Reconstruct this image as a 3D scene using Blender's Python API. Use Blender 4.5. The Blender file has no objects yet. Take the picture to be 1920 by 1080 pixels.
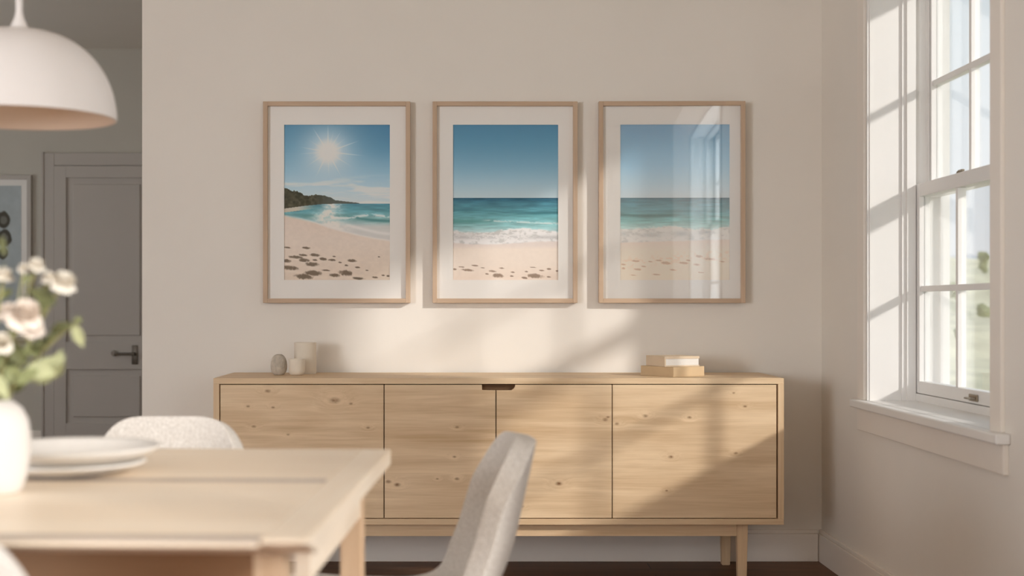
import bpy, bmesh, math, random
import numpy as np
from mathutils import Vector, Matrix, Quaternion
random.seed(7)
S = bpy.context.scene
COL = S.collection
PI = math.pi

# ------------------------------------------------------------------ camera
EYE = 1.01; FPX = 2572.0; VX, VY = 880.0, 575.0
cd = bpy.data.cameras.new('camera'); cam = bpy.data.objects.new('camera', cd); COL.objects.link(cam)
cam.location = (0, 0, EYE); cam.rotation_euler = (PI/2, 0, 0)
cd.sensor_width = 36; cd.lens = FPX/1920*36
cd.shift_x = (960-VX)/1920; cd.shift_y = (VY-540)/1920
cd.clip_start = .05; cd.clip_end = 3000
cd.dof.use_dof = True; cd.dof.focus_distance = 5.3; cd.dof.aperture_fstop = 2.9
S.camera = cam
S.view_settings.view_transform = 'Standard'; S.view_settings.look = 'None'
S.view_settings.gamma = 1; S.view_settings.use_curve_mapping = False
S.view_settings.exposure = 0.0
S.cycles.max_bounces = 10; S.cycles.diffuse_bounces = 6; S.cycles.transparent_max_bounces = 16
S.cycles.sample_clamp_indirect = 6

# ------------------------------------------------------------------ sky
W = bpy.data.worlds.new('sky'); S.world = W; W.use_nodes = True
nt = W.node_tree; nt.nodes.clear()
wo = nt.nodes.new('ShaderNodeOutputWorld'); bg = nt.nodes.new('ShaderNodeBackground')
tc = nt.nodes.new('ShaderNodeTexCoord'); sx = nt.nodes.new('ShaderNodeSeparateXYZ'); cr = nt.nodes.new('ShaderNodeValToRGB')
nt.links.new(tc.outputs['Generated'], sx.inputs[0]); nt.links.new(sx.outputs['Z'], cr.inputs[0])
cr.color_ramp.elements[0].position = 0.0; cr.color_ramp.elements[0].color = (.84, .86, .88, 1)
cr.color_ramp.elements[1].position = .45; cr.color_ramp.elements[1].color = (.60, .70, .80, 1)
e = cr.color_ramp.elements.new(.05); e.color = (.80, .86, .91, 1)
e = cr.color_ramp.elements.new(.2); e.color = (.72, .82, .88, 1)
nt.links.new(cr.outputs[0], bg.inputs[0]); bg.inputs[1].default_value = 1.17
nt.links.new(bg.outputs[0], wo.inputs[0])

# ------------------------------------------------------------------ sun
SUN = Vector((-1.21, 1.0, -.64))
sl = bpy.data.lights.new('sun', 'SUN'); sun = bpy.data.objects.new('sun', sl); COL.objects.link(sun)
sl.energy = 2.75; sl.color = (1.0, .96, .91); sl.angle = math.radians(3.4)
sun.rotation_euler = SUN.to_track_quat('-Z', 'Y').to_euler(); sun.location = (6, -5, 6)
# added fill panel at a made-up opening in the left wall, behind the camera
al = bpy.data.lights.new('left_fill_panel', 'AREA'); ao = bpy.data.objects.new('left_fill_panel', al); COL.objects.link(ao)
al.shape = 'RECTANGLE'; al.size = 2.1; al.size_y = 1.7; al.energy = 235; al.color = (.90, .94, 1)
ao.location = (-5.03, -1.85, 1.45); ao.rotation_euler = (PI/2, 0, math.radians(-68))
# added fill panel outside the unseen window beside the camera, boosting its sky light
wl = bpy.data.lights.new('side_window_fill', 'AREA'); wq = bpy.data.objects.new('side_window_fill', wl); COL.objects.link(wq)
wl.shape = 'RECTANGLE'; wl.size = 2.45; wl.size_y = 1.7; wl.energy = 80; wl.color = (.90, .95, 1)
wq.location = (1.80, .175, 1.58); wq.rotation_euler = Vector((-1, 0, -.12)).to_track_quat('-Z', 'Y').to_euler()

# added fill panel brightening the hall, at an unseen window opening to the left
hl = bpy.data.lights.new('hall_fill_panel', 'AREA'); hq = bpy.data.objects.new('hall_fill_panel', hl); COL.objects.link(hq)
hl.shape = 'RECTANGLE'; hl.size = 1.1; hl.size_y = 1.3; hl.energy = 17; hl.color = (.88, .95, 1)
hq.location = (-5.03, 7.8, 1.55); hq.rotation_euler = (PI/2, 0, -PI/2)

# ================================================================== helpers
def lin(r, g, b):
    f = lambda c: (c/255/12.92 if c/255 <= .04045 else ((c/255+.055)/1.055)**2.4)
    return (f(r), f(g), f(b))
def P(px, py, D):                      # point of the place seen at a pixel, at depth D
    return Vector(((px-VX)*D/FPX, D, EYE-(py-VY)*D/FPX))

def tag(o, label=None, cat=None, group=None, kind=None):
    if label: o['label'] = label
    if cat: o['category'] = cat
    if group: o['group'] = group
    if kind: o['kind'] = kind
    return o
def empty(name, loc=(0, 0, 0), rz=0):
    o = bpy.data.objects.new(name, None); COL.objects.link(o); o.empty_display_size = .05
    o.location = loc; o.rotation_euler = (0, 0, rz); return o
def obj(name, bm, m, parent=None, smooth=False, loc=None):
    me = bpy.data.meshes.new(name)
    bmesh.ops.recalc_face_normals(bm, faces=bm.faces)
    bm.to_mesh(me); bm.free(); me.materials.append(m)
    if smooth:
        for p in me.polygons: p.use_smooth = True
    o = bpy.data.objects.new(name, me); COL.objects.link(o)
    if parent: o.parent = parent
    if loc: o.location = loc
    return o
def autosmooth(o, ang=35):
    for p in o.data.polygons: p.use_smooth = True
    o.data.set_sharp_from_angle(angle=math.radians(ang)); return o
def subsurf(o, n=2):
    m = o.modifiers.new('s', 'SUBSURF'); m.levels = n; m.render_levels = n; return o
def box(bm, x0, x1, y0, y1, z0, z1, bev=0, seg=2):
    vs = [bm.verts.new((x, y, z)) for x in (x0, x1) for y in (y0, y1) for z in (z0, z1)]
    fs = [(0, 1, 3, 2), (4, 6, 7, 5), (0, 4, 5, 1), (2, 3, 7, 6), (0, 2, 6, 4), (1, 5, 7, 3)]
    F = [bm.faces.new([vs[i] for i in f]) for f in fs]
    if bev:
        es = set()
        for f in F: es.update(f.edges)
        bmesh.ops.bevel(bm, geom=list(es), offset=bev, segments=seg, affect='EDGES', profile=.5)
    return vs
def lathe(bm, prof, n=48, c=(0, 0, 0), ripple=None):
    rings = []
    for (r, z) in prof:
        if r < 1e-6: rings.append([bm.verts.new((c[0], c[1], c[2]+z))])
        else:
            ring = []
            for i in range(n):
                a = 2*PI*i/n; rr = r*(1+(ripple(a, z) if ripple else 0))
                ring.append(bm.verts.new((c[0]+rr*math.cos(a), c[1]+rr*math.sin(a), c[2]+z)))
            rings.append(ring)
    for a, b in zip(rings, rings[1:]):
        for i in range(n):
            j = (i+1) % n
            if len(a) == 1 and len(b) == 1: continue
            if len(a) == 1: bm.faces.new((a[0], b[i], b[j]))
            elif len(b) == 1: bm.faces.new((a[i], a[j], b[0]))
            else: bm.faces.new((a[i], a[j], b[j], b[i]))
def tube(bm, pts, rad, n=10, cap=True):
    pts = [Vector(p) for p in pts]; rings = []
    up = Vector((0, 0, 1))
    for i, p in enumerate(pts):
        t = (pts[min(i+1, len(pts)-1)]-pts[max(i-1, 0)]).normalized()
        a = t.cross(up)
        if a.length < .05: a = t.cross(Vector((1, 0, 0)))
        a.normalize(); b = t.cross(a)
        r = rad[i] if isinstance(rad, (list, tuple)) else rad
        rings.append([bm.verts.new(p+a*r*math.cos(2*PI*k/n)+b*r*math.sin(2*PI*k/n)) for k in range(n)])
    for A, B in zip(rings, rings[1:]):
        for k in range(n):
            bm.faces.new((A[k], A[(k+1) % n], B[(k+1) % n], B[k]))
    if cap: bm.faces.new(rings[0]); bm.faces.new(list(reversed(rings[-1])))
def catmull(pts, n):
    P_ = [Vector(p) for p in pts]; P_ = [2*P_[0]-P_[1]]+P_+[2*P_[-1]-P_[-2]]; out = []
    segs = len(P_)-3
    for i in range(n+1):
        t = i/n*segs; k = min(int(t), segs-1); u = t-k
        a, b, c, d = P_[k:k+4]
        out.append(.5*((2*b)+(-a+c)*u+(2*a-5*b+4*c-d)*u*u+(-a+3*b-3*c+d)*u**3))
    return out
def B(): return bmesh.new()

# ================================================================== materials
def newmat(name):
    m = bpy.data.materials.new(name); m.use_nodes = True
    n = m.node_tree; b = n.nodes['Principled BSDF']; return m, n, b
def nod(n, t, **k):
    x = n.nodes.new(t)
    for a, v in k.items(): setattr(x, a, v)
    return x
def coords(n, scale=(1, 1, 1)):
    t = nod(n, 'ShaderNodeTexCoord'); mp = nod(n, 'ShaderNodeMapping'); mp.inputs['Scale'].default_value = scale
    n.links.new(t.outputs['Object'], mp.inputs[0]); return mp.outputs[0]
def plain(name, rgb, rough=.6, var=.03, nscale=6, bump=0, bscale=200, metal=0, spec=.4, sheen=0):
    m, n, b = newmat(name); c = lin(*rgb); v = coords(n)
    no = nod(n, 'ShaderNodeTexNoise'); no.inputs['Scale'].default_value = nscale; no.inputs['Detail'].default_value = 4
    n.links.new(v, no.inputs[0]); r = nod(n, 'ShaderNodeValToRGB')
    r.color_ramp.elements[0].color = tuple(x*(1-var) for x in c)+(1,); r.color_ramp.elements[1].color = tuple(min(1, x*(1+var)) for x in c)+(1,)
    r.color_ramp.elements[0].position = .3; r.color_ramp.elements[1].position = .7
    n.links.new(no.outputs[0], r.inputs[0]); n.links.new(r.outputs[0], b.inputs['Base Color'])
    b.inputs['Roughness'].default_value = rough; b.inputs['Metallic'].default_value = metal
    b.inputs['Specular IOR Level'].default_value = spec
    if sheen: b.inputs['Sheen Weight'].default_value = sheen
    if bump:
        n2 = nod(n, 'ShaderNodeTexNoise'); n2.inputs['Scale'].default_value = bscale; n2.inputs['Detail'].default_value = 3
        n.links.new(v, n2.inputs[0]); bp = nod(n, 'ShaderNodeBump'); bp.inputs['Strength'].default_value = bump; bp.inputs['Distance'].default_value = .002
        n.links.new(n2.outputs[0], bp.inputs['Height']); n.links.new(bp.outputs[0], b.inputs['Normal'])
    return m
def wood(name, light, dark, axis='x', knots=(), rough=.5, seed=0.0, contrast=1.0, knotcol=(124, 84, 52), plank=0):
    m, n, b = newmat(name); L = n.links
    t = nod(n, 'ShaderNodeTexCoord'); sp = nod(n, 'ShaderNodeSeparateXYZ'); L.new(t.outputs['Object'], sp.inputs[0])
    o = {'x': (0, 1, 2), 'y': (1, 0, 2), 'z': (2, 0, 1)}[axis]
    cb = nod(n, 'ShaderNodeCombineXYZ')
    for i in range(3): L.new(sp.outputs[o[i]], cb.inputs[i])       # X = along the grain
    base = nod(n, 'ShaderNodeVectorMath', operation='ADD'); base.inputs[1].default_value = (seed, seed*1.7, seed*.6); L.new(cb.outputs[0], base.inputs[0])
    kmax = None; kwide = None
    for (kx, kz, r) in knots:
        sb = nod(n, 'ShaderNodeVectorMath', operation='SUBTRACT'); sb.inputs[1].default_value = (kx, 0, kz); L.new(cb.outputs[0], sb.inputs[0])
        ml = nod(n, 'ShaderNodeVectorMath', operation='MULTIPLY'); ml.inputs[1].default_value = (1/(r*1.7), 0, 1/r); L.new(sb.outputs[0], ml.inputs[0])
        ln = nod(n, 'ShaderNodeVectorMath', operation='LENGTH'); L.new(ml.outputs[0], ln.inputs[0])
        mr = nod(n, 'ShaderNodeMapRange', interpolation_type='SMOOTHSTEP'); mr.inputs[1].default_value = 1.25; mr.inputs[2].default_value = 0; L.new(ln.outputs['Value'], mr.inputs[0])
        m2 = nod(n, 'ShaderNodeMapRange', interpolation_type='SMOOTHSTEP'); m2.inputs[1].default_value = 4.5; m2.inputs[2].default_value = 0; m2.inputs[4].default_value = r/.012; L.new(ln.outputs['Value'], m2.inputs[0])
        if kmax is None: kmax, kwide = mr.outputs[0], m2.outputs[0]
        else:
            a = nod(n, 'ShaderNodeMath', operation='MAXIMUM'); L.new(kmax, a.inputs[0]); L.new(mr.outputs[0], a.inputs[1]); kmax = a.outputs[0]
            a = nod(n, 'ShaderNodeMath', operation='MAXIMUM'); L.new(kwide, a.inputs[0]); L.new(m2.outputs[0], a.inputs[1]); kwide = a.outputs[0]
    vec = base.outputs[0]
    if kwide is not None:
        s = nod(n, 'ShaderNodeMath', operation='MULTIPLY'); s.inputs[1].default_value = .022; L.new(kwide, s.inputs[0])
        c2 = nod(n, 'ShaderNodeCombineXYZ'); L.new(s.outputs[0], c2.inputs[2]); L.new(s.outputs[0], c2.inputs[1])
        ad = nod(n, 'ShaderNodeVectorMath', operation='ADD'); L.new(vec, ad.inputs[0]); L.new(c2.outputs[0], ad.inputs[1]); vec = ad.outputs[0]
    def noise(sc, scale, det, dist=0):
        mp = nod(n, 'ShaderNodeMapping'); mp.inputs['Scale'].default_value = sc; L.new(vec, mp.inputs[0])
        x = nod(n, 'ShaderNodeTexNoise'); x.inputs['Scale'].default_value = scale; x.inputs['Detail'].default_value = det; x.inputs['Distortion'].default_value = dist
        L.new(mp.outputs[0], x.inputs[0]); return x.outputs[0]
    broad = noise((.8, 8, 8), 1.2, 4, 1.6)
    mid = noise((1.6, 34, 34), 1.5, 4, .8)
    fine = noise((7, 260, 260), 1.0, 3)
    def mul(a, k):
        x = nod(n, 'ShaderNodeMath', operation='MULTIPLY'); L.new(a, x.inputs[0]); x.inputs[1].default_value = k; return x.outputs[0]
    def add(a, c):
        x = nod(n, 'ShaderNodeMath', operation='ADD'); L.new(a, x.inputs[0]); L.new(c, x.inputs[1]); return x.outputs[0]
    f = add(add(mul(broad, .52), mul(mid, .30)), mul(fine, .18))
    r = nod(n, 'ShaderNodeValToRGB'); L.new(f, r.inputs[0])
    r.color_ramp.elements[0].position = .5-.17/contrast; r.color_ramp.elements[1].position = .5+.15/contrast
    r.color_ramp.elements[0].color = lin(*dark)+(1,); r.color_ramp.elements[1].color = lin(*light)+(1,)
    colr = r.outputs[0]
    if kmax is not None:
        nn = noise((60, 120, 120), 1, 2)
        kk = nod(n, 'ShaderNodeMath', operation='MULTIPLY'); L.new(kmax, kk.inputs[0]); L.new(nn, kk.inputs[1])
        k3 = nod(n, 'ShaderNodeMath', operation='MULTIPLY'); k3.use_clamp = True; k3.inputs[1].default_value = 1.5; L.new(kk.outputs[0], k3.inputs[0])
        mx = nod(n, 'ShaderNodeMix', data_type='RGBA'); mx.inputs[7].default_value = lin(*knotcol)+(1,)
        L.new(k3.outputs[0], mx.inputs[0]); L.new(colr, mx.inputs[6]); colr = mx.outputs[2]
    if plank:
        br = nod(n, 'ShaderNodeTexBrick'); br.inputs['Scale'].default_value = 1; br.inputs['Brick Width'].default_value = 1.4; br.inputs['Row Height'].default_value = plank
        br.inputs['Mortar Size'].default_value = .0018; br.inputs['Color1'].default_value = (1, 1, 1, 1); br.inputs['Color2'].default_value = (.72, .72, .72, 1); br.inputs['Mortar'].default_value = (.25, .22, .2, 1)
        L.new(cb.outputs[0], br.inputs[0])
        mx = nod(n, 'ShaderNodeMix', data_type='RGBA', blend_type='MULTIPLY'); mx.inputs[0].default_value = 1
        L.new(colr, mx.inputs[6]); L.new(br.outputs[0], mx.inputs[7]); colr = mx.outputs[2]
    L.new(colr, b.inputs['Base Color']); b.inputs['Roughness'].default_value = rough; b.inputs['Specular IOR Level'].default_value = .35
    bp = nod(n, 'ShaderNodeBump'); bp.inputs['Strength'].default_value = .12; bp.inputs['Distance'].default_value = .001; L.new(fine, bp.inputs['Height']); L.new(bp.outputs[0], b.inputs['Normal'])
    return m
def glassmat(name, refl, tint=(1, 1, 1), k=.5):
    m = bpy.data.materials.new(name); m.use_nodes = True; n = m.node_tree; n.nodes.clear()
    o = nod(n, 'ShaderNodeOutputMaterial'); mx = nod(n, 'ShaderNodeMixShader'); t = nod(n, 'ShaderNodeBsdfTransparent'); g = nod(n, 'ShaderNodeBsdfGlossy')
    t.inputs[0].default_value = tint+(1,); g.inputs['Roughness'].default_value = .015; g.inputs[0].default_value = (1, 1, 1, 1)
    lw = nod(n, 'ShaderNodeLayerWeight'); lw.inputs[0].default_value = .25
    mr = nod(n, 'ShaderNodeMapRange'); mr.inputs[3].default_value = refl; mr.inputs[4].default_value = min(1, refl+k)
    n.links.new(lw.outputs['Fresnel'], mr.inputs[0]); n.links.new(mr.outputs[0], mx.inputs[0]); n.links.new(t.outputs[0], mx.inputs[1]); n.links.new(g.outputs[0], mx.inputs[2]); n.links.new(mx.outputs[0], o.inputs[0])
    return m
def fabric(name, a, b_, scale=260):
    m, n, b = newmat(name); v = coords(n)
    no = nod(n, 'ShaderNodeTexNoise'); no.inputs['Scale'].default_value = scale; no.inputs['Detail'].default_value = 5; n.links.new(v, no.inputs[0])
    r = nod(n, 'ShaderNodeValToRGB'); r.color_ramp.elements[0].position = .35; r.color_ramp.elements[1].position = .65
    r.color_ramp.elements[0].color = lin(*a)+(1,); r.color_ramp.elements[1].color = lin(*b_)+(1,)
    n.links.new(no.outputs[0], r.inputs[0]); n.links.new(r.outputs[0], b.inputs['Base Color']); b.inputs['Roughness'].default_value = .95
    b.inputs['Sheen Weight'].default_value = .15; b.inputs['Specular IOR Level'].default_value = .1
    bp = nod(n, 'ShaderNodeBump'); bp.inputs['Strength'].default_value = .35; bp.inputs['Distance'].default_value = .002; n.links.new(no.outputs[0], bp.inputs['Height']); n.links.new(bp.outputs[0], b.inputs['Normal'])
    return m

M_wall = plain('wall_paint', (234, 228, 219), .9, .012, 3, .08, 320, spec=.15)
M_ceil = plain('ceiling_paint', (232, 226, 216), .95, .01, 3, spec=.1)
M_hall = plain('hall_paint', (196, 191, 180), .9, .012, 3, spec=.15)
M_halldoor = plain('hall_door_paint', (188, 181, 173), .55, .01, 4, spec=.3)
M_trim = plain('trim_paint', (232, 229, 225), .45, .008, 5, spec=.4)
M_wtrim = plain('wall_colour_trim_paint', (236, 228, 218), .6, .01, 5, spec=.3)
M_floor = wood('floor_boards', (150, 108, 76), (104, 70, 47), 'x', rough=.55, plank=.12, contrast=.8)
M_pane = glassmat('window_glass', .02)
M_metal = plain('aged_metal', (150, 138, 120), .35, .05, 20, metal=.8)
M_bronze = plain('dark_bronze', (104, 96, 86), .4, .05, 20, metal=.7)

# ================================================================== room shell
WX = 1.40; WO = 1.69; WY = 5.45; CZ = 2.85; LEFT = -5.0; HALL = 9.8; OPEN = -1.30; FRONT = -3.2
YF = HALL+.15
b = B(); box(b, LEFT-.1, WO, FRONT, YF, -.05, 0); tag(obj('floor', b, M_floor), 'medium brown wooden plank floor of the dining room', 'floor', kind='structure')
b = B(); box(b, LEFT-.1, WO, FRONT, YF, CZ, CZ+.08); tag(obj('ceiling', b, M_ceil), kind='structure')
b = B(); box(b, OPEN, WO, WY, WY+.14, 0, CZ); tag(obj('wall_back', b, M_wall), kind='structure')
b = B(); box(b, LEFT-.1, LEFT, -.75, 7.25, 0, CZ); box(b, LEFT-.1, LEFT, 8.35, HALL, 0, CZ); box(b, LEFT-.1, LEFT, 7.25, 8.35, 0, .9); box(b, LEFT-.1, LEFT, 7.25, 8.35, 2.2, CZ); box(b, LEFT-.1, LEFT, FRONT, -2.95, 0, CZ); box(b, LEFT-.1, LEFT, -2.95, -.75, 2.35, CZ); tag(obj('wall_left', b, M_wall), kind='structure')
b = B(); box(b, LEFT-.1, OPEN+.14, HALL, HALL+.12, 0, CZ); tag(obj('wall_hall_back', b, M_hall), kind='structure')
b = B(); box(b, OPEN, OPEN+.14, WY+.14, HALL, 0, CZ); tag(obj('wall_hall_right', b, M_hall), kind='structure')
SZ, HZ = .68, 2.20                                # window sill and head heights
WIN = [(3.66, 4.84, 2.20), (-1.10, 1.45, 2.48)]      # openings in the right wall: depth range, head height
b = B(); ys = FRONT
for (a, c, HZ) in sorted(WIN):
    box(b, WX, WO, ys, a, 0, CZ); box(b, WX, WO, a, c, 0, SZ-.03); box(b, WX, WO, a, c, HZ, CZ); ys = c
box(b, WX, WO, ys, WY, 0, CZ)
tag(obj('wall_right', b, M_wall), kind='structure')
b = B(); box(b, LEFT-.1, WO, FRONT-.12, FRONT, 0, CZ)
tag(obj('wall_front', b, M_wall), kind='structure')
def baseboard(name, pts, h=.11):                  # pts: (x0,x1,y0,y1) boards, bead on top
    b = B(); x0, x1, y0, y1, ax = pts
    box(b, x0, x1, y0, y1, 0, h, .002)
    if ax == 'x': box(b, x0, x1, y0+.005, y1, h, h+.016, .003)
    else: box(b, x0+.005, x1, y0, y1, h, h+.016, .003)
    return tag(obj(name, b, M_wtrim), kind='structure')
baseboard('baseboard_back', (OPEN, WX-.018, WY-.016, WY, 'x'))
baseboard('baseboard_right', (WX-.016, WX, FRONT, WY, 'y'))
baseboard('baseboard_hall', (LEFT, -3.04, HALL-.016, HALL, 'x'))

# ------------------------------------------------------------------ sash windows
def window(idx, ya, yb, HZ=2.2, cols=3, mid=1.44):
    """white double hung window in the right wall, opening ya..yb"""
    top = empty('window_%d' % idx, (WX, (ya+yb)/2, SZ)); tag(top, 'tall white double-hung sash window in the right wall', 'window', kind='structure')
    X = lambda x: x-WX
    h = (yb-ya)/2; Z = lambda z: z-SZ
    def part(name, b, m=M_trim, parent=top): return obj(name, b, m, parent)
    t = .014
    b = B(); box(b, X(WX+.0), X(WO), h-t, h, Z(SZ-.03), Z(HZ)); box(b, X(WX), X(WO), -h, -h+t, Z(SZ-.03), Z(HZ)); box(b, X(WX), X(WO), -h+t, h-t, Z(HZ)-t, Z(HZ))
    part('jamb', b)
    b = B()                                        # stops and parting beads that make the vertical lines beside the sashes
    for s in (1, -1):
        for (x0, x1, d) in ((1.408, 1.414, .003), (1.535, 1.566, .016), (1.520, 1.535, .008), (1.6065, 1.6095, .03), (1.652, 1.668, .018)):
            a0, a1 = sorted((s*(h-t), s*(h-t-d))); box(b, X(x0), X(x1), a0, a1, 0, Z(HZ)-t)
    box(b, X(1.535), X(1.566), -h+t+.017, h-t-.017, Z(HZ)-t-.016, Z(HZ)-t)
    part('stop_bead', b)
    def sash(name, x0, x1, z0, z1, br, trl):
        b = B(); w = .040; hh = h-t-.002
        box(b, X(x0), X(x1), hh-w, hh, Z(z0), Z(z1), .002); box(b, X(x0), X(x1), -hh, -hh+w, Z(z0), Z(z1), .002)
        box(b, X(x0), X(x1), -hh+w, hh-w, Z(z0), Z(z0+br), .002); box(b, X(x0), X(x1), -hh+w, hh-w, Z(z1-trl), Z(z1), .002)
        f = part(name, b)
        b = B(); xm = (x0+x1)/2; gz0, gz1 = z0+br, z1-trl; zc = (gz0+gz1)/2; gy = hh-w
        for c in [-gy+2*gy*k/cols for k in range(1, cols)]:
            if cols == 4 and abs(c) < .01: box(b, X(x0), X(x1), -.03, .03, Z(gz0), Z(gz1), .002); continue
            box(b, X(xm-.014), X(xm+.014), c-.010, c+.010, Z(gz0), Z(gz1), .002)
        box(b, X(xm-.0135), X(xm+.0135), -gy, gy, Z(zc-.010), Z(zc+.010), .002)
        obj('muntin_grid', b, M_trim, f)
        b = B(); box(b, X(xm-.0015), X(xm+.0015), -gy, gy, Z(gz0), Z(gz1)); obj('glass', b, M_pane, f)
        return f
    lo = sash('lower_sash', 1.569, 1.605, .708, mid, .042, .046)
    up = sash('upper_sash', 1.611, 1.649, mid-.046, HZ-t-.003, .046, .045)
    b = B(); box(b, X(1.566), X(WO+.04), -h+t, h-t, Z(SZ-.028), Z(.706), .002); part('sub_sill', b)
    b = B(); box(b, X(WX-.04), X(WX-.0005), -h-.115, h+.07, Z(SZ-.028), Z(SZ), .005, 3); box(b, X(WX), X(1.566), -h+t, h-t, Z(SZ-.028), Z(SZ)); part('window_stool', b)
    b = B(); box(b, X(WX-.015), X(WX), -h-.10, h+.06, Z(.572), Z(SZ-.029), .002); part('apron', b, M_wtrim)
    b = B()
    box(b, X(WX-.010), X(WX), h, h+.075, Z(SZ), Z(HZ), .0015); box(b, X(WX-.012), X(WX), -h-.075, -h, Z(SZ), Z(HZ), .002)
    box(b, X(WX-.012), X(WX), -h-.075, h+.075, Z(HZ), Z(HZ+.09), .002); part('casing', b, M_wtrim)
    yl = .19
    b = B(); lathe(b, [(0, .010), (.008, .010), (.011, .006), (.012, 0), (0, 0)], 16, (X(1.588), yl, Z(mid))); box(b, X(1.583), X(1.593), yl-.03, yl+.006, Z(mid+.006), Z(mid+.013), .002)
    obj('sash_lock', b, M_metal, lo)
    yl = 0.01
    b = B(); box(b, X(1.562), X(1.5685), yl-.035, yl+.035, Z(.716), Z(.738), .003); box(b, X(1.545), X(1.562), yl-.030, yl+.030, Z(.722), Z(.728), .003)
    obj('sash_lift', b, M_metal, lo)
    return top
window(1, *WIN[0]); window(2, *WIN[1], 4, 1.72)

# ------------------------------------------------------------------ hall: panelled door, framed print
def panel_door():
    D = HALL; x0 = P(105, 0, D).x; x1 = x0+.74; ztop = P(0, 312, D).z
    d = empty('door_1', ((x0+x1)/2, D, 0)); tag(d, 'grey panelled interior door at the end of the hall', 'door', kind='structure')
    w = (x1-x0)/2
    b = B()
    st = .085; R = [(P(0, 641, D).z, ztop-.085), (.18, P(0, 692, D).z)]
    box(b, -w, -w+st, -.045, -.005, .01, ztop, .002); box(b, w-st, w, -.045, -.005, .01, ztop, .002)
    zz = [(.01, .18), (R[1][1], R[0][0]), (R[0][1], ztop)]
    for a, c in zz: box(b, -w+st, w-st, -.045, -.005, a, c, .002)
    for (a, c) in R:
        box(b, -w+st, w-st, -.028, -.008, a, c)
        box(b, -w+st+.045, w-st-.045, -.038, -.02, a+.045, c-.045, .006)
    obj('door_slab', b, M_halldoor, d)
    b = B(); c = .09
    for s in (-1, 1):
        xa, xb = sorted((s*(w+.004), s*(w+.004+c))); box(b, xa, xb, -.03, -.001, 0, ztop+.004+c, .004)
    box(b, -w-.004, w+.004, -.03, -.001, ztop+.004, ztop+.004+c, .004)
    for s in (-1, 1):
        xa, xb = sorted((s*(w+c-.012), s*(w+c+.006))); box(b, xa, xb, -.04, -.001, 0, ztop+c+.01, .003)
    obj('door_casing', b, M_halldoor, d)
    hz = P(0, 663, D).z; hx = P(256, 0, D).x-(x0+x1)/2
    b = B(); box(b, hx-.022, hx+.022, -.052, -.045, hz-.075, hz+.06, .004)
    tube(b, [(hx, -.05, hz), (hx, -.095, hz)], .012, 14); tube(b, [(hx+.008, -.095, hz), (hx-.06, -.097, hz), (hx-.135, -.092, hz)], [.011, .010, .009], 12)
    tube(b, [(hx-.145, -.045, hz+.004), (hx-.145, -.062, hz+.004)], .022, 18)
    o = autosmooth(obj('door_handle', b, M_bronze, d)); o['label'] = 'dark bronze lever handle'
panel_door()

# ------------------------------------------------------------------ printed pictures (ink on paper, painted vertex by vertex)
def vnoise(u, v, fx, fy, seed, octs=4):
    rs = np.random.RandomState(seed); out = 0; amp = 1; tot = 0
    for o in range(octs):
        g = rs.rand(int(fy)+3, int(fx)+3); x = u*fx; y = v*fy
        xi = np.floor(x).astype(int); yi = np.floor(y).astype(int); xf = x-xi; yf = y-yi
        xf = xf*xf*(3-2*xf); yf = yf*yf*(3-2*yf)
        xi = np.clip(xi, 0, g.shape[1]-2); yi = np.clip(yi, 0, g.shape[0]-2)
        out = out+amp*((g[yi, xi]*(1-xf)+g[yi, xi+1]*xf)*(1-yf)+(g[yi+1, xi]*(1-xf)+g[yi+1, xi+1]*xf)*yf)
        tot += amp; amp *= .55; fx *= 2; fy *= 2
    return out/tot
def sm(a, b, x): t = np.clip((x-a)/(b-a), 0, 1); return t*t*(3-2*t)
def mixc(c, col, a):
    return c*(1-a[..., None])+np.array(col, float)*a[..., None]
def rampc(t, stops):
    xs = [s[0] for s in stops]; return np.stack([np.interp(t, xs, [s[1][k] for s in stops]) for k in range(3)], -1)
def prints(c, u, v, spots, col, W=535., H=787.):
    for (x, y, rx, ry) in spots:
        d = ((u*W-x)/rx)**2+((v*H-y-(u*W-x)*.08)/ry)**2
        n = vnoise(u, v, 60, 80, int(x)+3, 2)
        c = mixc(c, col, .80*(1-sm(.25, 1.35, d+(n-.5)*1.1)))
        c = mixc(c, (240, 226, 208), .35*np.exp(-((u*W-x-rx*.3)/rx)**2-((v*H-y-ry*1.5)/(ry*.5))**2))
    return c
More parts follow.
